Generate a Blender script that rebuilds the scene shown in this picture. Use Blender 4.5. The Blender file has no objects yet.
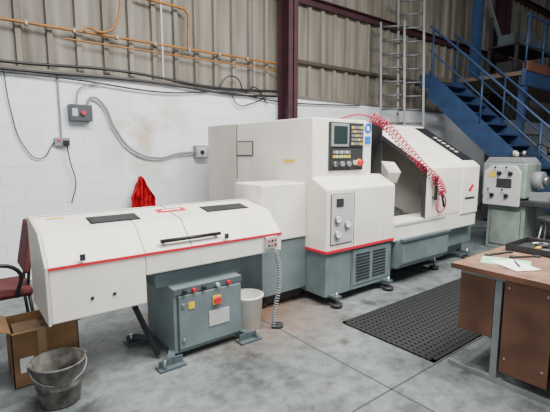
import bpy, bmesh, math, random
from mathutils import Vector, Matrix, noise
random.seed(4)
C = bpy.context.scene.collection

# ------------------------------------------------------------ materials
MATS = {}
def mat(name, col, rough=0.5, metal=0.0, var=0.0, scale=6.0, bump=0.0, spec=0.5, grime=None):
    if name in MATS: return MATS[name]
    m = bpy.data.materials.new(name); m.use_nodes = True
    nt = m.node_tree; b = nt.nodes['Principled BSDF']
    b.inputs['Base Color'].default_value = (*col, 1)
    b.inputs['Roughness'].default_value = rough
    b.inputs['Metallic'].default_value = metal
    b.inputs['Specular IOR Level'].default_value = spec
    if var > 0 or bump > 0:
        tc = nt.nodes.new('ShaderNodeTexCoord')
        n = nt.nodes.new('ShaderNodeTexNoise'); n.inputs['Scale'].default_value = scale
        n.inputs['Detail'].default_value = 6
        nt.links.new(tc.outputs['Object'], n.inputs['Vector'])
        if var > 0:
            r = nt.nodes.new('ShaderNodeValToRGB')
            r.color_ramp.elements[0].position = 0.3; r.color_ramp.elements[1].position = 0.7
            r.color_ramp.elements[0].color = (*[c*(1-var) for c in col], 1)
            r.color_ramp.elements[1].color = (*[min(1, c*(1+var*0.4)) for c in col], 1)
            nt.links.new(n.outputs['Fac'], r.inputs['Fac'])
            out = r.outputs['Color']
            if grime:
                mp = nt.nodes.new('ShaderNodeMapping'); mp.inputs['Scale'].default_value = (7, 7, 1.6)
                g_ = nt.nodes.new('ShaderNodeTexNoise'); g_.inputs['Scale'].default_value = 2.0
                g_.inputs['Detail'].default_value = 9; g_.inputs['Roughness'].default_value = .75
                nt.links.new(tc.outputs['Object'], mp.inputs[0]); nt.links.new(mp.outputs[0], g_.inputs['Vector'])
                k = nt.nodes.new('ShaderNodeMapRange'); k.inputs['From Min'].default_value = .56; k.inputs['From Max'].default_value = .74
                k.inputs['To Max'].default_value = .45
                nt.links.new(g_.outputs['Fac'], k.inputs['Value'])
                x_ = nt.nodes.new('ShaderNodeMix'); x_.data_type = 'RGBA'
                nt.links.new(k.outputs['Result'], x_.inputs['Factor']); nt.links.new(out, x_.inputs[6])
                x_.inputs[7].default_value = (*grime, 1); out = x_.outputs[2]
            nt.links.new(out, b.inputs['Base Color'])
        if bump > 0:
            bp = nt.nodes.new('ShaderNodeBump'); bp.inputs['Strength'].default_value = bump
            bp.inputs['Distance'].default_value = 0.01
            nt.links.new(n.outputs['Fac'], bp.inputs['Height'])
            nt.links.new(bp.outputs['Normal'], b.inputs['Normal'])
    MATS[name] = m
    return m

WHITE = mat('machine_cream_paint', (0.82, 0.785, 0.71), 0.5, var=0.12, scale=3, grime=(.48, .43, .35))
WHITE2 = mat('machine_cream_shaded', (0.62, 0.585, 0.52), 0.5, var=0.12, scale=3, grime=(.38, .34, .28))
TEAL = mat('machine_teal_paint', (0.150, 0.195, 0.205), 0.5, var=0.25, scale=4, grime=(.09, .09, .085))
TEALD = mat('machine_teal_dark', (0.075, 0.10, 0.11), 0.5, var=0.1)
SAGE = mat('machine_sage_paint', (0.23, 0.28, 0.25), 0.5, var=0.3, scale=5, grime=(.10, .10, .08))
RED = mat('red_stripe', (0.60, 0.012, 0.035), 0.4)
REDC = mat('red_cloth', (0.45, 0.010, 0.018), 1.0, var=0.5, scale=14, spec=.1)
REDH = mat('red_hose', (0.42, 0.010, 0.045), 0.4)
BLACK = mat('black_plastic', (0.012, 0.012, 0.014), 0.4)
DARK = mat('dark_steel', (0.03, 0.032, 0.035), 0.5, var=0.2)
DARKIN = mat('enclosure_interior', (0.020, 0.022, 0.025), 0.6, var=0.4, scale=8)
STEEL = mat('bare_steel', (0.40, 0.41, 0.42), 0.35, 0.9, var=0.15, scale=10)
ALU = mat('aluminium', (0.15, 0.155, 0.16), 0.5, 0.4, var=0.2)
GALV = mat('galvanised', (0.15, 0.145, 0.13), 0.65, 0.4, var=0.65, scale=16)
GREY = mat('grey_plastic', (0.22, 0.23, 0.24), 0.5)
LGREY = mat('light_grey_panel', (0.48, 0.49, 0.48), 0.45)
SEAM = mat('panel_seam', (0.08, 0.08, 0.08), 0.7)
BLUE = mat('stair_blue_paint', (0.018, 0.048, 0.125), 0.55, var=0.3, scale=5)
SBLUE = mat('sign_blue', (0.01, 0.16, 0.60), 0.4)
YEL = mat('label_yellow', (0.75, 0.50, 0.03), 0.5)
PAPER = mat('paper_white', (0.85, 0.86, 0.85), 0.8)
GREEN = mat('paper_green', (0.30, 0.62, 0.42), 0.8)
MAROON = mat('column_maroon', (0.045, 0.013, 0.020), 0.6, var=0.3, scale=4)
COPPER = mat('gas_pipe_ochre', (0.30, 0.13, 0.03), 0.45, 0.2, var=0.3)
CARD = mat('cardboard', (0.24, 0.13, 0.06), 0.85, var=0.25, scale=8)
WOOD = mat('bench_wood', (0.135, 0.058, 0.033), 0.5, var=0.45, scale=5)
WOODTOP = mat('bench_top_wood', (0.235, 0.13, 0.085), 0.6, var=0.5, scale=9)
CHAIRF = mat('chair_fabric', (0.13, 0.03, 0.03), 0.9, var=0.3, scale=30)
RUBBER = mat('rubber_mat', (0.011, 0.012, 0.014), 0.75)
BUCKW = mat('white_plastic', (0.90, 0.88, 0.80), 0.5, var=0.06)
SCREEN = mat('crt_glass', (0.02, 0.035, 0.035), 0.12)
FRAME = mat('bench_frame_grey', (0.25, 0.27, 0.28), 0.5, 0.3, var=0.3)

# ------------------------------------------------------------ geometry helpers
def root(name, loc=(0, 0, 0)):
    e = bpy.data.objects.new(name, None); e.empty_display_size = 0.1
    C.objects.link(e); e.location = loc
    return e
def finish(bm, name, m, parent, smooth=False, bevel=0.0):
    bmesh.ops.recalc_face_normals(bm, faces=bm.faces)
    me = bpy.data.meshes.new(name); bm.to_mesh(me); bm.free()
    if smooth:
        for p in me.polygons: p.use_smooth = True
    ob = bpy.data.objects.new(name, me); C.objects.link(ob)
    if m: me.materials.append(m)
    if bevel > 0:
        b = ob.modifiers.new('bev', 'BEVEL'); b.width = bevel; b.segments = 2
        b.limit_method = 'ANGLE'; b.angle_limit = math.radians(30)
    if parent: ob.parent = parent
    return ob
def box(name, x0, x1, y0, y1, z0, z1, m, parent=None, bevel=0.0):
    bm = bmesh.new(); bmesh.ops.create_cube(bm, size=1)
    for v in bm.verts:
        v.co = Vector((x0+(v.co.x+.5)*(x1-x0), y0+(v.co.y+.5)*(y1-y0), z0+(v.co.z+.5)*(z1-z0)))
    return finish(bm, name, m, parent, bevel=bevel)
def prism(name, prof, a0, a1, m, parent=None, axis='X', bevel=0.0):
    def P(p, a):
        return {'X': (a, p[0], p[1]), 'Y': (p[0], a, p[1]), 'Z': (p[0], p[1], a)}[axis]
    bm = bmesh.new()
    A = [bm.verts.new(P(p, a0)) for p in prof]; B = [bm.verts.new(P(p, a1)) for p in prof]
    bm.faces.new(A); bm.faces.new(B[::-1])
    n = len(prof)
    for i in range(n):
        bm.faces.new((A[i], A[(i+1) % n], B[(i+1) % n], B[i]))
    return finish(bm, name, m, parent, bevel=bevel)
def quadplate(name, pts, th, m, parent=None):
    bm = bmesh.new(); pts = [Vector(p) for p in pts]
    n = (pts[1]-pts[0]).cross(pts[2]-pts[0]).normalized()
    A = [bm.verts.new(p) for p in pts]; B = [bm.verts.new(p+n*th) for p in pts]
    bm.faces.new(A); bm.faces.new(B[::-1]); k = len(pts)
    for i in range(k): bm.faces.new((A[i], A[(i+1) % k], B[(i+1) % k], B[i]))
    return finish(bm, name, m, parent)
def cyl(name, p0, p1, r, m, parent=None, r2=None, seg=24, bevel=0.0):
    p0 = Vector(p0); p1 = Vector(p1); d = p1-p0
    bm = bmesh.new()
    bmesh.ops.create_cone(bm, cap_ends=True, segments=seg, radius1=r, radius2=r if r2 is None else r2, depth=d.length)
    M = Matrix.Translation((p0+p1)/2) @ d.to_track_quat('Z', 'Y').to_matrix().to_4x4()
    bmesh.ops.transform(bm, matrix=M, verts=bm.verts)
    ob = finish(bm, name, m, parent, bevel=bevel)
    for p in ob.data.polygons:
        if len(p.vertices) == 4: p.use_smooth = True
    return ob
def beam(name, p0, p1, w, h, m, parent=None, up=(0, 0, 1)):
    p0 = Vector(p0); p1 = Vector(p1); d = (p1-p0); d.normalize()
    u = Vector(up); s = d.cross(u)
    if s.length < 1e-3: s = d.cross(Vector((0, 1, 0)))
    s.normalize(); u = s.cross(d)
    bm = bmesh.new()
    vs = []
    for p in (p0, p1):
        for a, b in ((-1, -1), (1, -1), (1, 1), (-1, 1)):
            vs.append(bm.verts.new(p+s*a*w/2+u*b*h/2))
    for f in ((0, 1, 2, 3), (7, 6, 5, 4), (0, 4, 5, 1), (1, 5, 6, 2), (2, 6, 7, 3), (3, 7, 4, 0)):
        bm.faces.new([vs[i] for i in f])
    return finish(bm, name, m, parent)
def tube(name, pts, r, m, parent=None, smooth=True, res=6):
    cu = bpy.data.curves.new(name, 'CURVE'); cu.dimensions = '3D'
    cu.bevel_depth = r; cu.bevel_resolution = 3; cu.use_fill_caps = True
    if smooth and len(pts) > 2:
        s = cu.splines.new('BEZIER'); s.bezier_points.add(len(pts)-1)
        for b, p in zip(s.bezier_points, pts):
            b.co = p; b.handle_left_type = b.handle_right_type = 'AUTO'
        s.resolution_u = res
    else:
        s = cu.splines.new('POLY'); s.points.add(len(pts)-1)
        for b, p in zip(s.points, pts): b.co = (*p, 1)
    cu.materials.append(m)
    ob = bpy.data.objects.new(name, cu); C.objects.link(ob)
    if parent: ob.parent = parent
    return ob
def lathe_rev(name, prof, loc, m, parent=None, seg=40):
    bm = bmesh.new(); rings = []
    for r, z in prof:
        rings.append([bm.verts.new((loc[0]+r*math.cos(2*math.pi*i/seg), loc[1]+r*math.sin(2*math.pi*i/seg), loc[2]+z)) for i in range(seg)])
    for a, b in zip(rings[:-1], rings[1:]):
        for i in range(seg):
            bm.faces.new((a[i], a[(i+1) % seg], b[(i+1) % seg], b[i]))
    return finish(bm, name, m, parent, smooth=True)

# ------------------------------------------------------------ room
WY = 5.6
XL, XR = -4.0, 17.0
fm = bpy.data.materials.new('floor_concrete'); fm.use_nodes = True
nt = fm.node_tree; b = nt.nodes['Principled BSDF']; N = nt.nodes.new; L = nt.links.new
tc = N('ShaderNodeTexCoord')
n1 = N('ShaderNodeTexNoise'); n1.inputs['Scale'].default_value = 1.5; n1.inputs['Detail'].default_value = 10; n1.inputs['Roughness'].default_value = 0.72
n2 = N('ShaderNodeTexNoise'); n2.inputs['Scale'].default_value = 9; n2.inputs['Detail'].default_value = 8; n2.inputs['Roughness'].default_value = .7
n3 = N('ShaderNodeTexNoise'); n3.inputs['Scale'].default_value = 2.6; n3.inputs['Detail'].default_value = 4
r1 = N('ShaderNodeValToRGB'); r1.color_ramp.elements[0].position = .36; r1.color_ramp.elements[1].position = .62
r1.color_ramp.elements[0].color = (.075, .088, .092, 1); r1.color_ramp.elements[1].color = (.22, .248, .252, 1)
e = r1.color_ramp.elements.new(.47); e.color = (.155, .178, .183, 1)
r2 = N('ShaderNodeValToRGB'); r2.color_ramp.elements[0].position = .36; r2.color_ramp.elements[1].position = .56
r2.color_ramp.elements[0].color = (.40, .39, .37, 1); r2.color_ramp.elements[1].color = (1, 1, 1, 1)
r3 = N('ShaderNodeValToRGB'); r3.color_ramp.elements[0].position = .30; r3.color_ramp.elements[1].position = .40
r3.color_ramp.elements[0].color = (.35, .33, .30, 1); r3.color_ramp.elements[1].color = (1, 1, 1, 1)
mx = N('ShaderNodeMix'); mx.data_type = 'RGBA'; mx.blend_type = 'MULTIPLY'; mx.inputs['Factor'].default_value = .7
mx3 = N('ShaderNodeMix'); mx3.data_type = 'RGBA'; mx3.blend_type = 'MULTIPLY'; mx3.inputs['Factor'].default_value = .8
for q in (n1, n2, n3): L(tc.outputs['Object'], q.inputs['Vector'])
L(n1.outputs['Fac'], r1.inputs['Fac']); L(n2.outputs['Fac'], r2.inputs['Fac']); L(n3.outputs['Fac'], r3.inputs['Fac'])
L(r1.outputs['Color'], mx.inputs[6]); L(r2.outputs['Color'], mx.inputs[7])
L(mx.outputs[2], mx3.inputs[6]); L(r3.outputs['Color'], mx3.inputs[7])
sx = N('ShaderNodeVectorMath'); sx.operation = 'DISTANCE'; sx.inputs[1].default_value = (2.2, 3.2, 0)
L(tc.outputs['Object'], sx.inputs[0])
mr = N('ShaderNodeMapRange'); mr.inputs['From Min'].default_value = 0.2; mr.inputs['From Max'].default_value = 1.1
mr.inputs['To Min'].default_value = 1.4; mr.inputs['To Max'].default_value = 0
L(sx.outputs['Value'], mr.inputs['Value'])
ml = N('ShaderNodeMath'); ml.operation = 'MULTIPLY'; L(mr.outputs['Result'], ml.inputs[0]); L(n1.outputs['Fac'], ml.inputs[1])
mx2 = N('ShaderNodeMix'); mx2.data_type = 'RGBA'; L(ml.outputs[0], mx2.inputs['Factor'])
L(mx3.outputs[2], mx2.inputs[6]); mx2.inputs[7].default_value = (.19, .10, .055, 1)
L(mx2.outputs[2], b.inputs['Base Color'])
b.inputs['Roughness'].default_value = .5
bp = N('ShaderNodeBump'); bp.inputs['Strength'].default_value = .15; L(n2.outputs['Fac'], bp.inputs['Height']); L(bp.outputs['Normal'], b.inputs['Normal'])
box('floor', XL, XR, -4, WY+.3, -.1, 0, fm)
JO = mat('joint_dark', (0.05, 0.055, 0.06), .8)
box('floor_joint_1', XL, XR, 1.50, 1.512, 0, .0015, JO)  # thin dark strips laid on the slab as its expansion joints
box('floor_joint_2', 2.15, 2.162, -4, WY, 0, .0015, JO)

wm = bpy.data.materials.new('white_painted_block'); wm.use_nodes = True
nt = wm.node_tree; b = nt.nodes['Principled BSDF']; N = nt.nodes.new; L = nt.links.new
tc = N('ShaderNodeTexCoord'); sp = N('ShaderNodeSeparateXYZ'); cb = N('ShaderNodeCombineXYZ')
L(tc.outputs['Object'], sp.inputs[0]); L(sp.outputs['X'], cb.inputs['X']); L(sp.outputs['Z'], cb.inputs['Y'])
br = N('ShaderNodeTexBrick'); br.inputs['Scale'].default_value = 1.0
br.inputs['Brick Width'].default_value = .45; br.inputs['Row Height'].default_value = .225
br.inputs['Mortar Size'].default_value = .006; br.inputs['Mortar Smooth'].default_value = .6
br.inputs['Color1'].default_value = (.78, .81, .85, 1); br.inputs['Color2'].default_value = (.75, .78, .83, 1)
br.inputs['Mortar'].default_value = (.66, .69, .73, 1)
L(cb.outputs[0], br.inputs['Vector'])
nz = N('ShaderNodeTexNoise'); nz.inputs['Scale'].default_value = 2.2; nz.inputs['Detail'].default_value = 6; L(cb.outputs[0], nz.inputs['Vector'])
ds = N('ShaderNodeVectorMath'); ds.operation = 'DISTANCE'; ds.inputs[1].default_value = (2.2, 1.75, 0); L(cb.outputs[0], ds.inputs[0])
m1 = N('ShaderNodeMapRange'); m1.inputs['From Min'].default_value = .1; m1.inputs['From Max'].default_value = .85; m1.inputs['To Min'].default_value = .9; m1.inputs['To Max'].default_value = 0
L(ds.outputs['Value'], m1.inputs['Value'])
ad = N('ShaderNodeMath'); ad.operation = 'MULTIPLY'; L(m1.outputs['Result'], ad.inputs[0])
rr = N('ShaderNodeMapRange'); rr.inputs['From Min'].default_value = .42; rr.inputs['From Max'].default_value = .56; L(nz.outputs['Fac'], rr.inputs['Value'])
L(rr.outputs['Result'], ad.inputs[1])
mx = N('ShaderNodeMix'); mx.data_type = 'RGBA'; L(ad.outputs[0], mx.inputs['Factor']); L(br.outputs['Color'], mx.inputs[6]); mx.inputs[7].default_value = (.50, .42, .31, 1)
L(mx.outputs[2], b.inputs['Base Color']); b.inputs['Roughness'].default_value = .7
bp = N('ShaderNodeBump'); bp.inputs['Strength'].default_value = .35; bp.inputs['Distance'].default_value = .01; bp.invert = True
L(br.outputs['Fac'], bp.inputs['Height']); L(bp.outputs['Normal'], b.inputs['Normal'])

wall = root('wall_back')
box('blockwork', XL, XR, WY, WY+.22, 0, 2.45, wm, wall)
SILL = mat('sill_dusty', (.17, .155, .13), .8, var=.3, scale=5)
box('sill', XL, XR, WY-.03, WY+.22, 2.45, 2.49, SILL, wall)
cm = bpy.data.materials.new('profiled_cladding'); cm.use_nodes = True
nt = cm.node_tree; b = nt.nodes['Principled BSDF']; N = nt.nodes.new; L = nt.links.new
tc = N('ShaderNodeTexCoord'); mp = N('ShaderNodeMapping'); mp.inputs['Scale'].default_value = (5, 5, .35)
nz = N('ShaderNodeTexNoise'); nz.inputs['Scale'].default_value = 1.5; nz.inputs['Detail'].default_value = 8
L(tc.outputs['Object'], mp.inputs[0]); L(mp.outputs[0], nz.inputs['Vector'])
rp = N('ShaderNodeValToRGB'); rp.color_ramp.elements[0].position = .3; rp.color_ramp.elements[1].position = .65
rp.color_ramp.elements[0].color = (.095, .084, .066, 1); rp.color_ramp.elements[1].color = (.235, .215, .18, 1)
L(nz.outputs['Fac'], rp.inputs['Fac']); L(rp.outputs['Color'], b.inputs['Base Color']); b.inputs['Roughness'].default_value = .65
def cladding(name, x0, x1, y, z0, z1, par):
    bm = bmesh.new(); pts = []; x = x0; p = .32
    while x < x1:
        pts += [(x, y), (x+.22, y), (x+.232, y-.055), (x+.29, y-.055), (x+.302, y)]
        x += p
    lo = [bm.verts.new((a, c, z0)) for a, c in pts]; hi = [bm.verts.new((a, c, z1)) for a, c in pts]
    for i in range(len(pts)-1): bm.faces.new((lo[i], lo[i+1], hi[i+1], hi[i]))
    o = finish(bm, name, cm, par)
    s = o.modifiers.new('th', 'SOLIDIFY'); s.thickness = .004
cladding('cladding', XL, XR, WY+.08, 2.49, 7.5, wall)
wr = root('wall_right')
box('blockwork', XR, XR+.2, -4, WY+.3, 0, 2.45, wm, wr)
box('cladding_sheet', XR+.05, XR+.15, -4, WY+.3, 2.45, 7.5, cm, wr)

def icol(name, x, y, w, d, z1, m):
    r = root(name)
    box('flange_1', x-w/2, x+w/2, y-d/2, y-d/2+.018, 0, z1, m, r)
    box('flange_2', x-w/2, x+w/2, y+d/2-.018, y+d/2, 0, z1, m, r)
    box('web', x-.01, x+.01, y-d/2, y+d/2, 0, z1, m, r)
    box('base_plate', x-w/2-.05, x+w/2+.05, y-d/2-.03, y+d/2+.03, 0, .02, m, r)
    return r
icol('steel_column', 4.52, 5.40, .20, .28, 7.5, MAROON)
icol('steel_column', 12.0, 5.37, .22, .34, 7.5, MAROON)
for zz, nm in ((4.1, 'sheeting_rail'), (5.9, 'sheeting_rail')):
    r = root(nm)
    box('rail_web', XL, XR, WY-.03, WY+.02, zz-.06, zz+.06, MAROON, r)
    box('rail_lip', XL, XR, WY-.10, WY-.03, zz+.04, zz+.06, MAROON, r)
box('timber_rail', 4.65, 11.9, WY-.02, WY+.03, 3.05, 3.11, mat('rail_brown', (.06, .045, .035), .7), None)

# ------------------------------------------------------------ wall services
py = WY-.045
g = root('gas_pipe')
tube('main_run', [(-1, py, 2.97), (4.4, py, 2.97)], .017, COPPER, g, smooth=False)
tube('main_run_lower', [(1.2, py, 2.86), (4.4, py, 2.86)], .011, COPPER, g, smooth=False)
tube('branch', [(2.80, py-.01, 2.97), (2.82, py-.01, 3.42), (2.76, py-.01, 3.50), (2.1, py-.01, 3.52), (1.9, py, 3.9), (1.9, py, 4.4)], .021, COPPER, g, smooth=False)
tube('valve_loop', [(1.42, py-.02, 2.97), (1.45, py-.02, 3.02), (1.62, py-.04, 2.99), (1.80, py-.02, 3.12), (1.86, py-.02, 3.9)], .015, COPPER, g)
for i in range(9):
    box('bracket_%d' % i, -.2+i*.5, -.17+i*.5, py-.022, WY-.003, 2.945, 2.995, GREY, g)
c1 = root('electrical_conduit')
tube('conduit', [(2.42, py, 2.5), (2.42, py, 4.6)], .012, LGREY, c1, smooth=False)
tube('conduit_2', [(3.95, py, 2.5), (3.95, py, 4.6)], .010, GREY, c1, smooth=False)
c2 = root('cable_run')
tube('cable_1', [(-1, WY-.05, 2.56), (.6, WY-.05, 2.52), (1.8, WY-.05, 2.56), (3.2, WY-.05, 2.48), (4.4, WY-.05, 2.52)], .018, BLACK, c2)
tube('cable_2', [(-1, WY-.06, 2.46), (.6, WY-.05, 2.44), (2.2, WY-.05, 2.46), (3.6, WY-.05, 2.40), (4.4, WY-.05, 2.44)], .016, BLACK, c2)
tube('cable_4', [(-1, WY-.06, 2.40), (1.2, WY-.05, 2.40), (2.4, WY-.05, 2.34), (3.4, WY-.05, 2.42), (4.4, WY-.05, 2.36), (6.5, WY-.05, 2.42)], .011, BLACK, c2)
tube('cable_3', [(3.3, WY-.05, 2.5), (3.45, WY-.07, 2.66), (3.62, WY-.07, 2.64), (3.75, WY-.07, 2.45), (3.95, WY-.05, 2.55), (4.2, WY-.05, 2.30)], .010, BLACK, c2)
tube('cable_5', [(3.5, WY-.05, 2.42), (3.62, WY-.07, 2.25), (3.85, WY-.07, 2.28), (4.2, WY-.05, 2.42)], .009, BLACK, c2)
sb = root('isolator_switch')
box('housing', 1.19, 1.45, WY-.12, WY, 1.90, 2.10, mat('isolator_dark', (.05, .06, .075), .45), sb, .01)
cyl('rotary_knob', (1.34, WY-.12, 2.0), (1.34, WY-.16, 2.0), .026, RED, sb)
box('lid_label', 1.22, 1.28, WY-.124, WY-.12, 1.96, 2.05, LGREY, sb)
so = root('wall_socket')
box('back_box', 1.02, 1.19, WY-.05, WY, 1.60, 1.70, GREY, so, .006)
box('rocker', 1.05, 1.08, WY-.056, WY-.05, 1.65, 1.68, RED, so)
box('plug', 1.11, 1.17, WY-.10, WY-.05, 1.61, 1.67, BLACK, so, .005)
tube('plug_cable', [(1.14, WY-.09, 1.61), (1.17, WY-.08, 1.4), (1.22, WY-.06, 1.15), (1.16, WY-.05, .9)], .007, BLACK, so)
tube('feed_conduit', [(1.10, WY-.02, 1.70), (1.10, WY-.02, 2.44)], .011, GREY, so, smooth=False)
jb = root('junction_box')
box('housing', 2.86, 3.07, WY-.09, WY, 1.43, 1.62, GREY, jb, .008)
box('cover', 2.88, 3.05, WY-.095, WY-.09, 1.45, 1.60, LGREY, jb)
cyl('knob', (2.96, WY-.095, 1.52), (2.96, WY-.115, 1.52), .03, BLACK, jb)
tube('armoured_cable', [(1.40, WY-.05, 2.10), (1.47, WY-.05, 2.20), (1.60, WY-.05, 2.12), (1.72, WY-.05, 1.85), (1.95, WY-.05, 1.55), (2.3, WY-.05, 1.44), (2.6, WY-.05, 1.50), (2.86, WY-.05, 1.52)], .016, GREY, jb)
tube('second_cable', [(1.28, WY-.05, 2.10), (1.34, WY-.05, 2.3), (1.6, WY-.05, 2.38)], .010, GREY, jb)
hc = root('hanging_cable')
tube('cable', [(.56, WY-.04, 2.44), (.60, WY-.03, 2.0), (.70, WY-.03, 1.6), (.85, WY-.03, 1.45), (1.0, WY-.03, 1.62), (1.06, WY-.03, 1.7)], .006, BLACK, hc)

# red cloth hanging from a wall hook behind the feeder
rc = root('red_cloth')
HX, HZ = 2.03, 1.205
cyl('hook', (HX, WY, HZ-.02), (HX, WY-.10, HZ-.005), .010, STEEL, rc, seg=10)
bm = bmesh.new(); rows = []; NR, NC = 34, 60
for j in range(NR+1):
    t = j/NR; row = []
    halfw = .030+.13*min(1, t*2.3)**.8+.03*t
    for i in range(NC+1):
        s = -1+2*i/NC
        fold = .040*math.sin(s*9+1.7*t)+.020*math.sin(s*17+4*t)+.035*noise.noise(Vector((s*2.6, t*5, .3)))
        x = HX+s*halfw*(1+.15*noise.noise(Vector((t*7, s, 5))))+.02*math.sin(3*t)
        y = WY-.10+fold*min(1, .45+t*2)+.03*s*s
        z = HZ-t*.62-.06*s*s*(1-t)+.04*noise.noise(Vector((s*2.5, 4, t)))*t+.03*math.sin(s*4+1)*t
        row.append(bm.verts.new((x, min(y, WY-.012), z)))
    rows.append(row)
for j in range(NR):
    for i in range(NC): bm.faces.new((rows[j][i], rows[j][i+1], rows[j+1][i+1], rows[j+1][i]))
o = finish(bm, 'cloth', REDC, rc, smooth=True)
sm = o.modifiers.new('th', 'SOLIDIFY'); sm.thickness = .004

# ------------------------------------------------------------ ladders
def ladder(name, foot, top, wdir, w, n):
    r = root(name); foot = Vector(foot); top = Vector(top); wd = Vector(wdir).normalized()*w/2
    upv = (top-foot).normalized().cross(wd).normalized()
    for s in (-1, 1):
        beam('stile_%d' % (s+2), foot+wd*s, top+wd*s, .04, .085, ALU, r, up=upv)
        f = foot+wd*s
        box('foot_%d' % (s+2), f.x-.03, f.x+.03, f.y-.04, f.y+.04, 0, .05, BLACK, r)
    for i in range(n):
        p = foot.lerp(top, (i+.7)/n)
        cyl('rung_%d' % i, p-wd, p+wd, .020, ALU, r, seg=10)
ladder('ladder', (6.75, 4.85, .03), (7.02, 5.22, 4.02), (.62, -.78, 0), .44, 15)
ladder('ladder', (7.18, 4.75, .03), (7.42, 5.10, 4.55), (.62, -.78, 0), .48, 17)

# ------------------------------------------------------------ blue staircase + mezzanine
st = root('steel_staircase')
y0, z0, y1, z1 = 5.0, 3.10, 1.70, 0.03
def sl(y): return z0+(y-y0)*(z0-z1)/(y0-y1)
for k, xx in enumerate((8.0, 8.95)):
    prism('stringer_%d' % k, [(y0, z0-.46), (y0, z0+.10), (y1, z1+.10), (y1-.1, 0), (y1+.38, 0)], xx, xx+.02, BLUE, st)
    for t in (0.02, .34, .66, .97):
        y = y0+(y1-y0)*t
        cyl('baluster_%d_%d' % (k, int(t*100)), (xx+.01, y, sl(y)), (xx+.01, y, sl(y)+.95), .020, BLUE, st, seg=12)
    tube('handrail_%d' % k, [(xx+.01, y0, z0+.97), (xx+.01, y1, z1+.97)], .022, BLUE, st, smooth=False)
    tube('knee_rail_%d' % k, [(xx+.01, y0, z0+.5), (xx+.01, y1, z1+.5)], .016, BLUE, st, smooth=False)
nst = 14
for i in range(1, nst+1):
    z = z0*i/(nst+1); y = y0+(z-z0)*(y0-y1)/(z0-z1)
    box('tread_%d' % i, 8.02, 8.95, y-.13, y+.11, z-.03, z, BLUE, st)
    box('riser_%d' % i, 8.02, 8.95, y+.10, y+.11, z-.21, z-.03, BLUE, st)
mz = root('mezzanine')
PLY = mat('deck_ply', (.12, .085, .06), .8, var=.3)
box('deck', 8.0, 16.5, 5.0, 5.2, 3.02, 3.10, PLY, mz)
box('deck_2', 9.0, 16.5, 3.6, 5.0, 3.02, 3.10, PLY, mz)
box('edge_beam', 9.0, 16.5, 3.52, 3.6, 2.82, 3.14, BLUE, mz)
box('edge_beam_2', 7.98, 8.04, 5.0, 5.2, 2.84, 3.12, BLUE, mz)
for i, xx in enumerate((9.05, 11.3, 13.6, 16.0)):
    box('post_%d' % i, xx, xx+.12, 3.54, 3.66, 0, 3.0, BLUE, mz)
for i in range(10):
    x = 9.05+i*.8
    cyl('guard_post_%d' % i, (x, 3.56, 3.1), (x, 3.56, 4.15), .02, BLUE, mz, seg=10)
for i, z in enumerate((3.6, 4.15)):
    tube('guard_rail_%d' % i, [(9.0, 3.56, z), (16.4, 3.56, z)], .022, BLUE, mz, smooth=False)
box('upper_post', 9.5, 9.68, 4.75, 4.93, 3.1, 7.2, BLUE, mz)
beam('diagonal_brace', (9.6, 5.3, 6.6), (13.0, 5.3, 3.3), .07, .07, GREY, mz)
box('toe_board', 9.0, 16.4, 3.50, 3.52, 3.1, 3.28, WOOD, mz)
sr = root('storage_rack')
for i, (x, y) in enumerate(((10.2, 4.2), (12.2, 4.2), (10.2, 4.8), (12.2, 4.8))):
    box('upright_%d' % i, x, x+.06, y, y+.06, 3.1, 4.6, DARK, sr)
for i, z in enumerate((3.3, 3.9)):
    box('shelf_%d' % i, 10.2, 12.26, 4.2, 4.86, z, z+.03, DARK, sr)
for i in range(6):
    x = 10.3+(i % 3)*.62; z = (3.33, 3.93)[i//3]; h = random.uniform(.2, .42)
    box('stored_carton_%d' % i, x, x+random.uniform(.35, .5), 4.25, 4.7, z, z+h, random.choice([CARD, LGREY, TEALD, DARK, GREY]), sr, .01)

# ------------------------------------------------------------ CNC LATHE
la = root('cnc_lathe')
prism('headstock_body', [(2.77, .56), (2.77, 1.17), (2.98, 1.28), (2.98, 1.87), (5.04, 1.87), (5.04, .56)], 2.81, 3.70, WHITE, la, bevel=.012)
prism('headstock_body_ext', [(2.77, .56), (2.77, 1.17), (2.98, 1.28), (5.04, 1.28), (5.04, .56)], 3.70, 3.88, WHITE, la, bevel=.008)
box('headstock_base', 2.83, 3.88, 2.79, 4.98, .09, .56, TEAL, la, .008)
box('base_plinth', 2.95, 3.8, 2.95, 4.9, .03, .09, DARK, la)
box('spindle_cover', 2.24, 2.81, 3.05, 3.50, .68, 1.23, WHITE, la, .012)
box('spindle_base', 2.26, 2.83, 3.07, 3.50, .14, .67, TEAL, la, .008)
box('spindle_plinth', 2.35, 2.83, 3.15, 3.45, .03, .14, DARK, la)
box('stripe_front', 2.80, 3.885, 2.762, 2.78, .545, .572, RED, la)
box('stripe_end', 2.798, 2.812, 2.77, 3.05, .545, .572, RED, la)
box('end_seam', 2.806, 2.812, 4.32, 4.335, 1.2, 1.86, SEAM, la)
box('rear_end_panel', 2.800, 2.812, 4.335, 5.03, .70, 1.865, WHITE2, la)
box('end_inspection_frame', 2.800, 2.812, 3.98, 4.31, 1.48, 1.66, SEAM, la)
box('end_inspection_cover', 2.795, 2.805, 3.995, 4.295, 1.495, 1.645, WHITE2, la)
box('end_label', 2.803, 2.812, 3.25, 3.42, 1.42, 1.455, YEL, la)
box('control_panel_frame', 3.03, 3.55, 2.962, 2.985, 1.34, 1.835, DARK, la, .006)
box('control_bezel', 3.05, 3.31, 2.950, 2.965, 1.585, 1.82, GREY, la, .006)
box('control_screen', 3.08, 3.28, 2.946, 2.951, 1.615, 1.795, SCREEN, la, .004)
box('keypad_plate', 3.33, 3.53, 2.953, 2.965, 1.585, 1.82, DARK, la)
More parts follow.
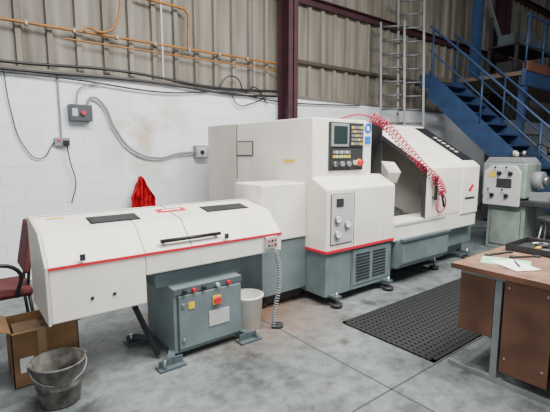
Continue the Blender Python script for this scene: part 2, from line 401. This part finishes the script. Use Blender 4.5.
for i in range(5):
    for j in range(5):
        box('key_%d_%d' % (i, j), 3.345+i*.036, 3.370+i*.036, 2.946, 2.954, 1.605+j*.042, 1.632+j*.042, GREY if (i+j) % 4 else YEL, la)
box('operator_plate', 3.05, 3.53, 2.953, 2.965, 1.355, 1.565, DARK, la)
for i in range(7):
    for j in range(2):
        box('op_button_%d_%d' % (i, j), 3.07+i*.038, 3.096+i*.038, 2.943, 2.954, 1.47+j*.045, 1.50+j*.045, (YEL, GREY, GREEN, LGREY)[(i*2+j) % 4], la)
for i, (x, m_) in enumerate(((3.10, STEEL), (3.20, GREY), (3.30, GREY))):
    cyl('selector_%d' % i, (x, 2.953, 1.41), (x, 2.925, 1.41), .026, m_, la)
cyl('emergency_stop', (3.47, 2.953, 1.42), (3.47, 2.905, 1.42), .028, RED, la)
cyl('emergency_collar', (3.47, 2.953, 1.42), (3.47, 2.945, 1.42), .038, YEL, la)
cyl('feed_dial', (3.40, 2.953, 1.42), (3.40, 2.935, 1.42), .026, LGREY, la)
box('sign_plate', 3.575, 3.69, 2.974, 2.982, 1.60, 1.85, PAPER, la)
cyl('mandatory_sign', (3.63, 2.974, 1.785), (3.63, 2.969, 1.785), .055, SBLUE, la)
cyl('mandatory_figure', (3.63, 2.969, 1.785), (3.63, 2.966, 1.785), .025, PAPER, la)
box('sign_text_band', 3.585, 3.68, 2.970, 2.976, 1.615, 1.70, SBLUE, la)
box('gauge_panel', 2.87, 3.17, 2.757, 2.772, .63, 1.12, LGREY, la, .004)
box('gauge_panel_edge', 2.862, 3.178, 2.764, 2.771, .622, 1.128, SEAM, la)
box('gauge_label', 2.93, 3.03, 2.752, 2.759, 1.00, 1.08, DARK, la)
for i, (x, z) in enumerate(((2.95, .88), (2.95, .73), (3.09, .82))):
    cyl('gauge_rim_%d' % i, (x, 2.758, z), (x, 2.735, z), .042, STEEL, la)
    cyl('gauge_dial_%d' % i, (x, 2.736, z), (x, 2.732, z), .034, PAPER, la)
    box('gauge_needle_%d' % i, x-.003, x+.003, 2.730, 2.733, z-.005, z+.025, BLACK, la)
box('body_door_seam', 3.20, 3.206, 2.766, 2.772, .58, 1.15, SEAM, la)
box('louvre_panel', 3.22, 3.82, 2.782, 2.795, .14, .52, TEAL, la, .003)
for i in range(9):
    for j in range(2):
        box('louvre_%d_%d' % (i, j), 3.27+j*.27, 3.49+j*.27, 2.772, 2.785, .19+i*.034, .198+i*.034, BLACK, la)
box('base_seam', 3.195, 3.20, 2.785, 2.792, .10, .54, SEAM, la)
for i, (x, y) in enumerate(((2.92, 2.72), (3.75, 2.72), (4.9, 2.85), (5.75, 2.85), (2.35, 3.2))):
    cyl('foot_pad_%d' % i, (x, y, 0.012), (x, y, .04), .06, DARK, la)
    cyl('foot_bolt_%d' % i, (x, y, .04), (x, y, .15), .013, STEEL, la)
    box('foot_lug_%d' % i, x-.04, x+.04, y-.03, y+.15, .09, .115, TEALD, la)
box('bed_base', 3.88, 5.85, 2.98, 4.9, .09, .62, TEAL, la, .008)
box('bed_plinth', 4.0, 5.7, 3.15, 4.8, .03, .09, DARK, la)
box('apron', 3.88, 5.75, 2.76, 3.05, .52, .74, WHITE, la, .008)
box('apron_trim', 3.88, 4.95, 2.752, 2.762, .695, .72, LGREY, la)
prism('chip_tray', [(2.66, .28), (2.66, .54), (2.98, .54), (2.98, .20), (2.74, .20)], 3.92, 4.88, TEAL, la, bevel=.008)
box('chip_tray_lip', 3.90, 4.90, 2.64, 2.70, .535, .56, TEALD, la)
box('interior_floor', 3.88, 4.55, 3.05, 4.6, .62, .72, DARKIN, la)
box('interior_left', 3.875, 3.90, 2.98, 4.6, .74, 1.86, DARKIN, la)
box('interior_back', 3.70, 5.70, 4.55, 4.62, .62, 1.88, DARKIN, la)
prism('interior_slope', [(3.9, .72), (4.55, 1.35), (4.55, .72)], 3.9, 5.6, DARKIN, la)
cyl('chuck', (3.90, 3.45, 1.12), (4.08, 3.45, 1.12), .15, STEEL, la, bevel=.01)
for i in range(3):
    a = math.radians(90+120*i)
    beam('chuck_jaw_%d' % i, (4.10, 3.45+.05*math.cos(a), 1.12+.05*math.sin(a)), (4.10, 3.45+.13*math.cos(a), 1.12+.13*math.sin(a)), .05, .05, DARK, la, up=(1, 0, 0))
prism('way_cover', [(3.05, .74), (3.05, .80), (3.6, .98), (3.6, .74)], 4.0, 4.45, DARK, la, bevel=.005)
prism('turret_housing', [(3.5, 1.2), (3.5, 1.45), (3.7, 1.6), (4.5, 1.6), (4.5, 1.2)], 4.15, 4.42, DARK, la, bevel=.01)
prism('turret_guard', [(3.12, 1.14), (3.06, 1.28), (3.16, 1.40), (3.5, 1.42), (3.5, 1.14)], 4.16, 4.40, WHITE, la, bevel=.01)
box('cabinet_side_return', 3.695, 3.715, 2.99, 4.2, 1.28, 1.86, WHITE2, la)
prism('sliding_door', [(2.755, .73), (2.755, 1.33), (2.80, 1.37), (3.66, 1.885), (3.70, 1.86), (2.83, 1.33), (2.80, 1.30), (2.80, .73)], 4.47, 5.30, WHITE, la, bevel=.006)
prism('end_enclosure', [(2.74, .70), (2.74, 1.335), (2.79, 1.38), (3.66, 1.905), (4.95, 1.905), (4.95, .62), (2.98, .62)], 5.30, 5.75, WHITE, la, bevel=.012)
prism('roof_panel', [(3.66, 1.86), (3.66, 1.90), (4.95, 1.90), (4.95, 1.86)], 3.70, 5.32, WHITE, la)
prism('door_edge_seal', [(2.75, .73), (2.75, 1.335), (2.80, 1.375), (3.66, 1.89), (3.70, 1.86), (2.83, 1.33), (2.80, 1.30), (2.80, .73)], 4.455, 4.47, DARK, la)
def on_slope(f, off=.004):
    a = Vector((0, 2.79, 1.38)); c = Vector((0, 3.66, 1.905)); n = Vector((0, -(c.z-a.z), c.y-a.y)).normalized()
    return a.lerp(c, f)+n*off
a = on_slope(.06); c = on_slope(.94)
quadplate('brand_strip', [(5.46, a.y, a.z), (5.74, a.y, a.z), (5.74, c.y, c.z), (5.46, c.y, c.z)], .003, BLACK, la)
for i in range(6):
    a = on_slope(.25+i*.075, .010); c = on_slope(.25+i*.075+.04, .010)
    quadplate('brand_letter_%d' % i, [(5.57, a.y, a.z), (5.65, a.y, a.z), (5.65, c.y, c.z), (5.57, c.y, c.z)], .002, LGREY, la)
box('door_handle', 4.60, 4.64, 2.70, 2.725, .95, 1.25, BLACK, la, .006)
box('door_handle_stub_1', 4.61, 4.63, 2.72, 2.757, .97, .99, BLACK, la)
box('door_handle_stub_2', 4.61, 4.63, 2.72, 2.757, 1.21, 1.23, BLACK, la)
quadplate('logo_red', [(5.46, 2.739, 1.02), (5.52, 2.739, .99), (5.60, 2.739, 1.07), (5.57, 2.739, 1.10)], .003, RED, la)
box('logo_text', 5.38, 5.64, 2.734, 2.741, .90, .925, DARK, la)
box('end_lower_teal', 5.0, 5.85, 2.86, 2.99, .25, .55, TEAL, la, .006)
box('hydraulic_box', 5.85, 6.20, 3.1, 3.9, .2, .95, TEAL, la, .01)
path = [Vector(p) for p in ((3.66, 2.94, 1.90), (3.85, 2.88, 1.80), (4.15, 2.84, 1.58), (4.42, 2.78, 1.36), (4.62, 2.70, 1.18), (4.72, 2.68, 1.02))]
def pt(t):
    k = t*(len(path)-1); i = min(int(k), len(path)-2); f = k-i
    p0 = path[max(i-1, 0)]; p1 = path[i]; p2 = path[i+1]; p3 = path[min(i+2, len(path)-1)]
    return 0.5*((2*p1)+(p2-p0)*f+(2*p0-5*p1+4*p2-p3)*f*f+(-p0+3*p1-3*p2+p3)*f**3)
def helix(name, fn, turns, rad, r, par):
    n = turns*12; pts = []
    for i in range(n+1):
        t = i/n; p = fn(t); d = (fn(min(1, t+.01))-fn(max(0, t-.01))).normalized()
        u = d.cross(Vector((0, 1, 0))).normalized(); v = d.cross(u)
        a_ = 2*math.pi*turns*t
        pts.append(p+u*rad*math.cos(a_)+v*rad*math.sin(a_))
    return tube(name, pts, r, REDH, par, smooth=False)
ho = root('coiled_air_hose')
helix('coil', pt, 30, .046, .0075, ho)
tube('tail', [(4.72, 2.68, 1.02), (4.80, 2.68, .92), (4.74, 2.69, .80), (4.62, 2.69, .84), (4.66, 2.69, .98)], .009, REDH, ho)
tube('tail_2', [(3.66, 2.94, 1.90), (3.52, 3.0, 1.93), (3.40, 3.2, 1.885)], .009, REDH, ho)
cyl('air_gun', (4.72, 2.69, 1.02), (4.76, 2.68, .86), .014, BLACK, ho)

# ------------------------------------------------------------ BAR FEEDER
bf = root('bar_feeder')
PR = [(2.75, .84), (2.93, 1.02), (3.31, 1.09)]
prism('body_deep', [(2.75, .48)]+PR+[(3.31, .48)], .42, 1.02, WHITE, bf, bevel=.01)
prism('body', [(2.75, .68)]+PR+[(3.31, .68)], 1.022, 2.235, WHITE, bf, bevel=.01)
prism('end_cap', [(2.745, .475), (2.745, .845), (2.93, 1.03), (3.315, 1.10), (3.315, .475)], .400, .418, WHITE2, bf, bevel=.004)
prism('hood_seam', [(2.748, .84), (2.93, 1.023), (3.31, 1.093), (3.31, 1.08), (2.94, 1.01), (2.76, .84)], 1.375, 1.381, SEAM, bf)
box('stripe', .42, 2.235, 2.742, 2.752, .824, .842, RED, bf)
def topz(y): return 1.02+(y-2.93)*(.07/.38)
def topplate(nm, x0, x1, ya, yb, m, th=.004, par=bf):
    quadplate(nm, [(x0, ya, topz(ya)+.001), (x1, ya, topz(ya)+.001), (x1, yb, topz(yb)+.001), (x0, yb, topz(yb)+.001)], th, m, par)
topplate('window_frame_1', .745, 1.10, 3.02, 3.17, BLACK, .003)
topplate('window_1', .755, 1.09, 3.03, 3.16, DARK, .006)
topplate('window_frame_2', 1.66, 2.08, 3.02, 3.17, BLACK, .003)
topplate('window_2', 1.67, 2.07, 3.03, 3.16, DARK, .006)
topplate('brand_plate', 1.28, 1.52, 3.12, 3.20, RED, .004)
topplate('brand_plate_text', 1.32, 1.48, 3.15, 3.17, PAPER, .006)
topplate('small_label', .50, .62, 3.2, 3.22, YEL, .004)
topplate('hinge_line', .43, 2.22, 3.27, 3.275, SEAM, .002)
cyl('handle_bar', (1.14, 2.765, .905), (1.63, 2.765, .905), .014, BLACK, bf)
for x in (1.17, 1.60): cyl('handle_post_%d' % int(x*100), (x, 2.765, .905), (x, 2.81, .89), .012, BLACK, bf)
for x in (1.66, .60): box('latch_%d' % int(x*100), x, x+.03, 2.735, 2.752, .86, .90, DARK, bf)
for x in (.66, .80):
    cyl('body_screw_%d' % int(x*100), (x, 2.752, .60), (x, 2.745, .60), .012, DARK, bf, seg=12)
box('small_control_box', 2.05, 2.17, 2.72, 2.752, .72, .82, LGREY, bf, .004)
for i in range(3):
    for j in range(2): cyl('push_%d_%d' % (i, j), (2.075+i*.035, 2.722, .75+j*.04), (2.075+i*.035, 2.71, .75+j*.04), .010, (DARK, RED)[(i+j) % 2], bf, seg=12)
box('pedestal_neck', 1.12, 1.86, 2.84, 3.22, .54, .685, TEAL, bf, .006)
box('pedestal_flange', 1.06, 1.95, 2.80, 3.28, .655, .682, TEALD, bf, .004)
box('cabinet', 1.20, 1.79, 2.72, 3.24, .05, .55, TEAL, bf, .006)
box('cabinet_door', 1.235, 1.77, 2.702, 2.722, .08, .49, TEAL, bf, .006)
box('cabinet_door_gap', 1.228, 1.777, 2.715, 2.7215, .073, .497, SEAM, bf)
box('cabinet_top_band', 1.20, 1.79, 2.71, 2.722, .500, .545, TEALD, bf)
for i, (x, m_) in enumerate(((1.28, BLACK), (1.36, RED), (1.44, BLACK), (1.56, GREEN), (1.66, RED))):
    cyl('panel_knob_%d' % i, (x, 2.712, .52), (x, 2.685, .52), .015, m_, bf, seg=16)
cyl('main_switch', (1.55, 2.702, .40), (1.55, 2.675, .40), .028, RED, bf)
box('main_switch_plate', 1.515, 1.585, 2.694, 2.703, .365, .435, YEL, bf)
box('rating_plate', 1.48, 1.66, 2.697, 2.703, .20, .32, LGREY, bf)
box('warning_label', 1.31, 1.36, 2.697, 2.703, .38, .43, YEL, bf)
cyl('door_lock_1', (1.27, 2.702, .42), (1.27, 2.69, .42), .014, STEEL, bf, seg=12)
cyl('door_lock_2', (1.27, 2.702, .15), (1.27, 2.69, .15), .014, STEEL, bf, seg=12)
for i, (x, y) in enumerate(((1.14, 2.66), (1.82, 2.66), (1.10, 3.22), (1.74, 3.30))):
    box('foot_plate_%d' % i, x-.10, x+.10, y-.05, y+.05, .0, .018, TEALD, bf)
    box('foot_web_%d' % i, x-.09, x+.09, y-.006, y+.006, .018, .07, TEALD, bf)
    cyl('foot_bolt_%d' % i, (x-.06*(1 if i % 2 == 0 else -1), y-.03, .018), (x-.06*(1 if i % 2 == 0 else -1), y-.03, .085), .012, STEEL, bf, seg=12)
    beam('foot_arm_%d' % i, (x, y, .05), (1.3 if x < 1.5 else 1.7, 2.95, .05), .05, .05, TEALD, bf)
beam('brace_bar', (.98, 3.05, .50), (1.12, 2.84, .02), .03, .03, DARK, bf)
def cp(t): return Vector((2.15+.03*math.sin(t*5), 2.72-.02*math.sin(t*3), .70-t*.68))
n = 240; pts = []
for i in range(n+1):
    t = i/n; p = cp(t); a_ = 2*math.pi*30*t
    pts.append(p+Vector((.016*math.cos(a_), .016*math.sin(a_), 0)))
tube('flexible_conduit', pts, .006, GREY, bf, smooth=False)
cyl('conduit_foot', (2.17, 2.72, 0), (2.17, 2.72, .03), .05, DARK, bf)

wb = root('plastic_tub')
lathe_rev('shell', [(0, .004), (.115, .004), (.133, .29), (.141, .29), (.141, .305), (.126, .305), (.108, .012), (0, .012)], (1.96, 2.88, 0), BUCKW, wb)
# ------------------------------------------------------------ galvanised bucket
gb = root('galvanised_bucket')
bx, by, S = .43, 2.715, .88
lathe_rev('shell', [(r*S, z*S) for r, z in [(0, .012), (.118, .012), (.122, 0), (.128, 0), (.130, .02), (.148, .14), (.153, .145), (.150, .15), (.172, .295), (.180, .298), (.180, .310), (.168, .310), (.145, .15), (.122, .022), (0, .022)]], (bx, by, 0), GALV, gb)
hp = []
for i in range(17):
    an = math.pi*i/16
    hp.append((bx+.178*S*math.cos(an), by-(.17*math.sin(an)*.75+.02)*S, (.285-.11*math.sin(an)*.9)*S))
tube('bail_handle', hp, .004, GREY, gb)
for s in (-1, 1): box('ear_%d' % (s+2), bx+s*.178*S-.008, bx+s*.178*S+.008, by-.022, by+.022, .235, .28, GALV, gb)

# ------------------------------------------------------------ cardboard box
cbx = root('cardboard_box')
x0_, x1_, ya, yb, h = .22, .62, 3.02, 3.38, .38
for nm, a_ in (('side_1', (x0_, x1_, ya, ya+.006, 0, h)), ('side_2', (x0_, x1_, yb-.006, yb, 0, h)), ('side_3', (x0_, x0_+.006, ya, yb, 0, h)), ('side_4', (x1_-.006, x1_, ya, yb, 0, h)), ('base', (x0_, x1_, ya, yb, 0, .006))):
    box(nm, *a_, CARD, cbx)
quadplate('flap_1', [(x0_, ya, h), (x1_, ya, h), (x1_, ya-.09, h+.03), (x0_, ya-.09, h+.03)], .005, CARD, cbx)
quadplate('flap_2', [(x0_, ya, h), (x0_, yb, h), (x0_-.10, yb, h+.05), (x0_-.10, ya, h+.05)], .005, CARD, cbx)
box('contents', x0_+.03, x1_-.05, ya+.03, yb-.03, .006, .33, mat('brown_paper', (.2, .13, .08), .9, var=.4, scale=12, bump=.6), cbx)
box('tape', x0_+.15, x0_+.2, ya-.001, ya, 0, h, mat('tape', (.34, .22, .12), .4), cbx)
box('printed_label', x0_+.04, x0_+.12, ya-.002, ya, .1, .2, PAPER, cbx)

# ------------------------------------------------------------ chair
ch = root('office_chair')
cx, cy = .22, 3.80
box('seat', cx-.22, cx+.22, cy-.22, cy+.22, .43, .50, CHAIRF, ch, .03)
prism('backrest', [(cx+.20, .60), (cx+.27, .98), (cx+.23, .99), (cx+.16, .61)], cy-.20, cy+.20, CHAIRF, ch, axis='Y', bevel=.02)
for i, (sx_, sy) in enumerate(((-1, -1), (1, -1), (1, 1), (-1, 1))):
    cyl('leg_%d' % i, (cx+sx_*.19, cy+sy*.19, .44), (cx+sx_*.23, cy+sy*.22, 0), .013, BLACK, ch, seg=12)
for s in (-1, 1): tube('back_post_%d' % (s+2), [(cx+.19, cy+s*.12, .44), (cx+.21, cy+s*.12, .62), (cx+.24, cy+s*.12, .8)], .012, BLACK, ch)
tube('arm', [(cx+.1, cy-.24, .45), (cx+.12, cy-.26, .66), (cx-.1, cy-.26, .68), (cx-.16, cy-.24, .45)], .015, BLACK, ch)
tr = root('tool_trolley')
box('shelf_top', -.35, .10, 3.1, 3.45, .70, .73, DARK, tr, .004)
box('shelf_low', -.35, .10, 3.1, 3.45, .25, .28, DARK, tr, .004)
for i, (x, y) in enumerate(((-.35, 3.1), (.08, 3.1), (-.35, 3.43), (.08, 3.43))):
    cyl('post_%d' % i, (x+.0, y+.01, 0), (x, y+.01, .73), .012, DARK, tr, seg=10)
box('tool_case', -.2, .09, 3.12, 3.38, .73, .86, TEALD, tr, .01)

# ------------------------------------------------------------ rubber mat with holes
rm = root('rubber_floor_mat')
MX0, MX1, MY0, MY1 = 2.68, 5.3, 1.52, 2.42
box('border_1', MX0, MX1, MY0, MY0+.03, .001, .014, RUBBER, rm)
box('border_2', MX0, MX1, MY1-.03, MY1, .001, .014, RUBBER, rm)
box('border_3', MX0, MX0+.03, MY0, MY1, .001, .014, RUBBER, rm)
box('border_4', MX1-.03, MX1, MY0, MY1, .001, .014, RUBBER, rm)
bm = bmesh.new()
def bar(bm, x0, x1, y0, y1, z0, z1):
    r = bmesh.ops.create_cube(bm, size=1)
    for v in r['verts']: v.co = Vector((x0+(v.co.x+.5)*(x1-x0), y0+(v.co.y+.5)*(y1-y0), z0+(v.co.z+.5)*(z1-z0)))
x = MX0+.05
while x < MX1-.03: bar(bm, x, x+.030, MY0, MY1, .0015, .012); x += .052
y = MY0+.05
while y < MY1-.03: bar(bm, MX0, MX1, y, y+.030, .001, .0115); y += .052
finish(bm, 'lattice', RUBBER, rm)

# ------------------------------------------------------------ workbench
wk = root('workbench')
TX0, TX1, TY0, TY1 = 2.68, 4.02, -.30, 1.43
box('top', TX0, TX1, TY0, TY1, .745, .78, WOODTOP, wk, .003)
box('top_edging', TX0-.004, TX0, TY0, TY1, .745, .78, WOOD, wk)
for k, xx in enumerate((2.76, 3.85)):
    box('foot_rail_%d' % k, xx, xx+.04, .35, 1.46, 0, .035, FRAME, wk, .003)
    box('top_rail_%d' % k, xx, xx+.04, .2, 1.40, .705, .745, FRAME, wk)
    for j, yy in enumerate((1.12, .42)):
        box('leg_%d_%d' % (k, j), xx, xx+.04, yy, yy+.045, .035, .705, FRAME, wk, .003)
    beam('gusset_%d' % k, (xx+.02, 1.36, .03), (xx+.02, 1.16, .28), .02, .03, FRAME, wk)
box('side_panel_1', 2.765, 2.785, 1.17, 1.40, .30, .705, WOOD, wk)
box('side_panel_2', 2.745, 2.77, .82, 1.10, .10, .74, WOOD, wk, .002)
box('side_panel_3', 2.745, 2.77, .47, .80, .10, .74, WOOD, wk, .002)
box('back_panel', 2.80, 3.85, 1.385, 1.40, .30, .70, WOOD, wk)
box('drawer_unit', 2.80, 3.80, .50, 1.08, .16, .70, DARK, wk)
for i, (yy, zz) in enumerate(((1.07, .68), (.85, .68), (1.07, .2), (.85, .2))):
    cyl('panel_screw_%d' % i, (2.745, yy, zz), (2.741, yy, zz), .008, STEEL, wk, seg=10)
def paper(name, x, y, w, l, ang, m, z=.781):
    c_, s_ = math.cos(ang), math.sin(ang)
    P = [(x+c_*a_-s_*b_, y+s_*a_+c_*b_, z) for a_, b_ in ((-w/2, -l/2), (w/2, -l/2), (w/2, l/2), (-w/2, l/2))]
    return quadplate(name, P, .002, m, None)
paper('paper_sheet', 2.98, 1.20, .21, .30, .35, GREEN)
paper('notepad', 2.93, 1.12, .18, .25, -.5, PAPER, .784)
pn = root('pen'); cyl('barrel', (2.90, 1.08, .792), (3.02, 1.16, .792), .005, BLACK, pn, seg=8)
cyl('tip', (3.02, 1.16, .792), (3.03, 1.167, .792), .005, STEEL, pn, r2=.001, seg=8)
for k, (ax, ay, bx_, by_) in enumerate(((3.06, 1.36, 3.28, 1.30), (3.14, 1.22, 3.30, 1.12))):
    sp_ = root('spanner')
    beam('shank', (ax, ay, .787), (bx_, by_, .787), .02, .008, DARK, sp_)
    cyl('ring_end', (ax, ay, .782), (ax, ay, .793), .022, DARK, sp_, seg=16)
    cyl('jaw_end', (bx_, by_, .782), (bx_, by_, .793), .026, DARK, sp_, seg=6)
tt = root('tool_tray')
box('tray_base', 3.35, 3.75, .98, 1.36, .781, .787, DARK, tt)
for i, a_ in enumerate(((3.35, 3.75, .98, .985), (3.35, 3.75, 1.355, 1.36), (3.35, 3.355, .98, 1.36), (3.745, 3.75, .98, 1.36))):
    box('tray_side_%d' % i, *a_, .781, .83, DARK, tt)
for i in range(14):
    x = random.uniform(3.40, 3.68); y = random.uniform(1.03, 1.30); an = random.uniform(0, 3)
    cyl('tool_bit_%d' % i, (x-.04*math.cos(an), y-.04*math.sin(an), .80+.004*i), (x+.04*math.cos(an), y+.04*math.sin(an), .80+.004*i), .012, random.choice([STEEL, DARK, GREY, YEL]), tt, seg=10)
ca = root('measuring_case')
box('case_base', 3.42, 3.80, .55, .85, .781, .86, TEALD, ca, .008)
box('case_lid', 3.42, 3.80, .55, .85, .862, .89, DARK, ca, .008)
box('clasp', 3.57, 3.63, .545, .55, .84, .88, STEEL, ca)

# ------------------------------------------------------------ manual lathe & stool at right
m2 = root('manual_lathe')
box('pedestal_1', 6.75, 7.2, 2.50, 3.05, 0, .72, SAGE, m2, .01)
box('pedestal_door', 6.735, 6.75, 2.56, 2.99, .08, .62, SAGE, m2, .006)
box('pedestal_door_gap', 6.745, 6.752, 2.55, 3.0, .07, .63, SEAM, m2)
box('pedestal_2', 7.2, 7.75, 1.25, 1.75, 0, .72, SAGE, m2, .01)
box('headstock', 6.70, 7.25, 2.5, 3.15, .82, 1.36, SAGE, m2, .03)
prism('headstock_lid', [(2.52, 1.36), (2.58, 1.44), (3.07, 1.44), (3.13, 1.36)], 6.72, 7.23, GREY, m2, bevel=.01)
prism('gear_cover', [(2.56, .70), (2.56, 1.22), (2.64, 1.32), (3.0, 1.32), (3.10, 1.22), (3.10, .70)], 6.65, 6.70, LGREY, m2, bevel=.015)
box('gear_chart_plate', 6.644, 6.651, 2.68, 2.90, .98, 1.12, DARK, m2)
box('warning_plate', 6.644, 6.651, 2.93, 3.02, 1.14, 1.22, YEL, m2)
box('swarf_tray', 6.68, 7.7, 1.2, 3.15, .72, .80, DARK, m2, .01)
for i, (y, z) in enumerate(((2.70, 1.20), (2.86, 1.20), (2.74, .86), (2.95, .86))):
    cyl('gear_knob_%d' % i, (6.65, y, z), (6.61, y, z), .030, BLACK, m2)
    cyl('gear_lever_%d' % i, (6.62, y, z), (6.60, y+.05, z+.09), .008, STEEL, m2, seg=8)
    cyl('lever_ball_%d' % i, (6.60, y+.045, z+.08), (6.60, y+.058, z+.105), .014, BLACK, m2, seg=10)
cyl('spindle_chuck', (6.97, 2.5, 1.1), (6.97, 2.36, 1.1), .13, GREY, m2)
cyl('spindle_nose', (6.97, 2.36, 1.1), (6.97, 2.30, 1.1), .06, STEEL, m2)
box('bed_way', 6.85, 7.1, 1.25, 2.5, .8, .92, GREY, m2)
box('tailstock', 6.86, 7.08, 1.3, 1.55, .92, 1.16, SAGE, m2, .02)
cyl('tailstock_quill', (6.97, 1.55, 1.1), (6.97, 1.68, 1.1), .03, STEEL, m2)
box('carriage', 6.78, 7.14, 1.9, 2.15, .9, 1.02, TEALD, m2, .01)
box('carriage_apron', 6.74, 6.80, 1.88, 2.17, .80, .98, SAGE, m2, .01)
cyl('carriage_handwheel', (6.74, 2.02, .88), (6.71, 2.02, .88), .065, STEEL, m2)
box('tool_post', 6.90, 7.02, 1.97, 2.08, 1.02, 1.12, STEEL, m2, .005)
box('rack_top_tray', 6.76, 7.2, 2.60, 3.06, 1.44, 1.455, DARK, m2)
tube('lamp_arm', [(7.15, 2.6, 1.44), (7.15, 2.55, 1.62), (7.0, 2.35, 1.58)], .010, BLACK, m2)
cyl('lamp_shade', (7.0, 2.35, 1.59), (6.97, 2.30, 1.50), .02, BLACK, m2, r2=.055)
for i in range(5):
    cyl('stored_part_%d' % i, (6.8+.09*i, 2.7+.06*(i % 3), 1.455), (6.8+.09*i, 2.7+.06*(i % 3), 1.52+.02*(i % 2)), .03, random.choice([STEEL, DARK, LGREY]), m2, seg=14)
sto = root('workshop_stool')
cyl('seat', (6.3, 2.0, .60), (6.3, 2.0, .65), .17, DARK, sto, bevel=.01)
for i in range(4):
    a_ = math.pi/4+i*math.pi/2
    cyl('leg_%d' % i, (6.3+.11*math.cos(a_), 2.0+.11*math.sin(a_), .60), (6.3+.2*math.cos(a_), 2.0+.2*math.sin(a_), 0), .012, STEEL, sto, seg=10)
tube('foot_ring', [(6.3+.17*math.cos(i*math.pi/8), 2.0+.17*math.sin(i*math.pi/8), .22) for i in range(17)], .008, STEEL, sto)
cb2 = root('storage_cabinet')
box('carcass', 9.2, 10.6, 3.7, 4.3, 0.05, 1.9, DARK, cb2, .01)
box('plinth', 9.25, 10.55, 3.75, 4.25, 0, .05, BLACK, cb2)
for i in range(2):
    box('door_%d' % i, 9.22+i*.69, 9.88+i*.69, 3.68, 3.70, .1, 1.85, TEALD, cb2, .004)
    box('handle_%d' % i, 9.80+i*.15, 9.83+i*.15, 3.66, 3.68, .95, 1.1, STEEL, cb2)

# swarf on floor between cover base and tub
bm = bmesh.new()
for i in range(260):
    x = random.uniform(1.95, 2.20); y = random.uniform(3.14, 3.7)
    s = random.uniform(.004, .012); an = random.uniform(0, 3.14)
    v = [bm.verts.new((x+s*math.cos(an+k*2.1), y+s*math.sin(an+k*2.1), .002+random.uniform(0, .005))) for k in range(3)]
    bm.faces.new(v)
finish(bm, 'swarf_chips', mat('swarf', (.35, .24, .13), .5, .4), None)

# ------------------------------------------------------------ lights
w = bpy.data.worlds.new('world'); bpy.context.scene.world = w; w.use_nodes = True
w.node_tree.nodes['Background'].inputs['Color'].default_value = (.88, .93, 1.0, 1)
w.node_tree.nodes['Background'].inputs['Strength'].default_value = .20
def area(name, loc, tgt, sx_, sy, e, col=(1, 1, 1)):
    l = bpy.data.lights.new(name, 'AREA'); l.shape = 'RECTANGLE'; l.size = sx_; l.size_y = sy; l.energy = e; l.color = col
    o = bpy.data.objects.new(name, l); C.objects.link(o); o.location = loc
    o.rotation_euler = (Vector(tgt)-Vector(loc)).to_track_quat('-Z', 'Y').to_euler()
area('rooflight_lamp', (1.6, 1.6, 5.2), (1.9, 2.3, 0), 4, 1.4, 540, (1, .97, .92))
area('rooflight_lamp', (4.6, .2, 4.8), (4.6, 2.6, .4), 3.2, 1.2, 430, (1, .98, .94))
area('fill_lamp', (-2.0, -3.2, 2.6), (2.8, 3.5, .9), 3, 2.0, 110, (.94, .97, 1))  # unseen fill light behind the camera, aimed at the machines; no doorway built

# ------------------------------------------------------------ camera
cam = bpy.data.cameras.new('camera'); co = bpy.data.objects.new('camera', cam); C.objects.link(co)
cam.sensor_width = 36; cam.lens = 413/550*36; cam.clip_end = 100
th = math.radians(7.7); ya_ = math.radians(51.8)
co.location = (0, 0, 1.55)
d = Vector((math.cos(ya_)*math.cos(th), math.sin(ya_)*math.cos(th), -math.sin(th)))
co.rotation_euler = d.to_track_quat('-Z', 'Y').to_euler()
bpy.context.scene.camera = co
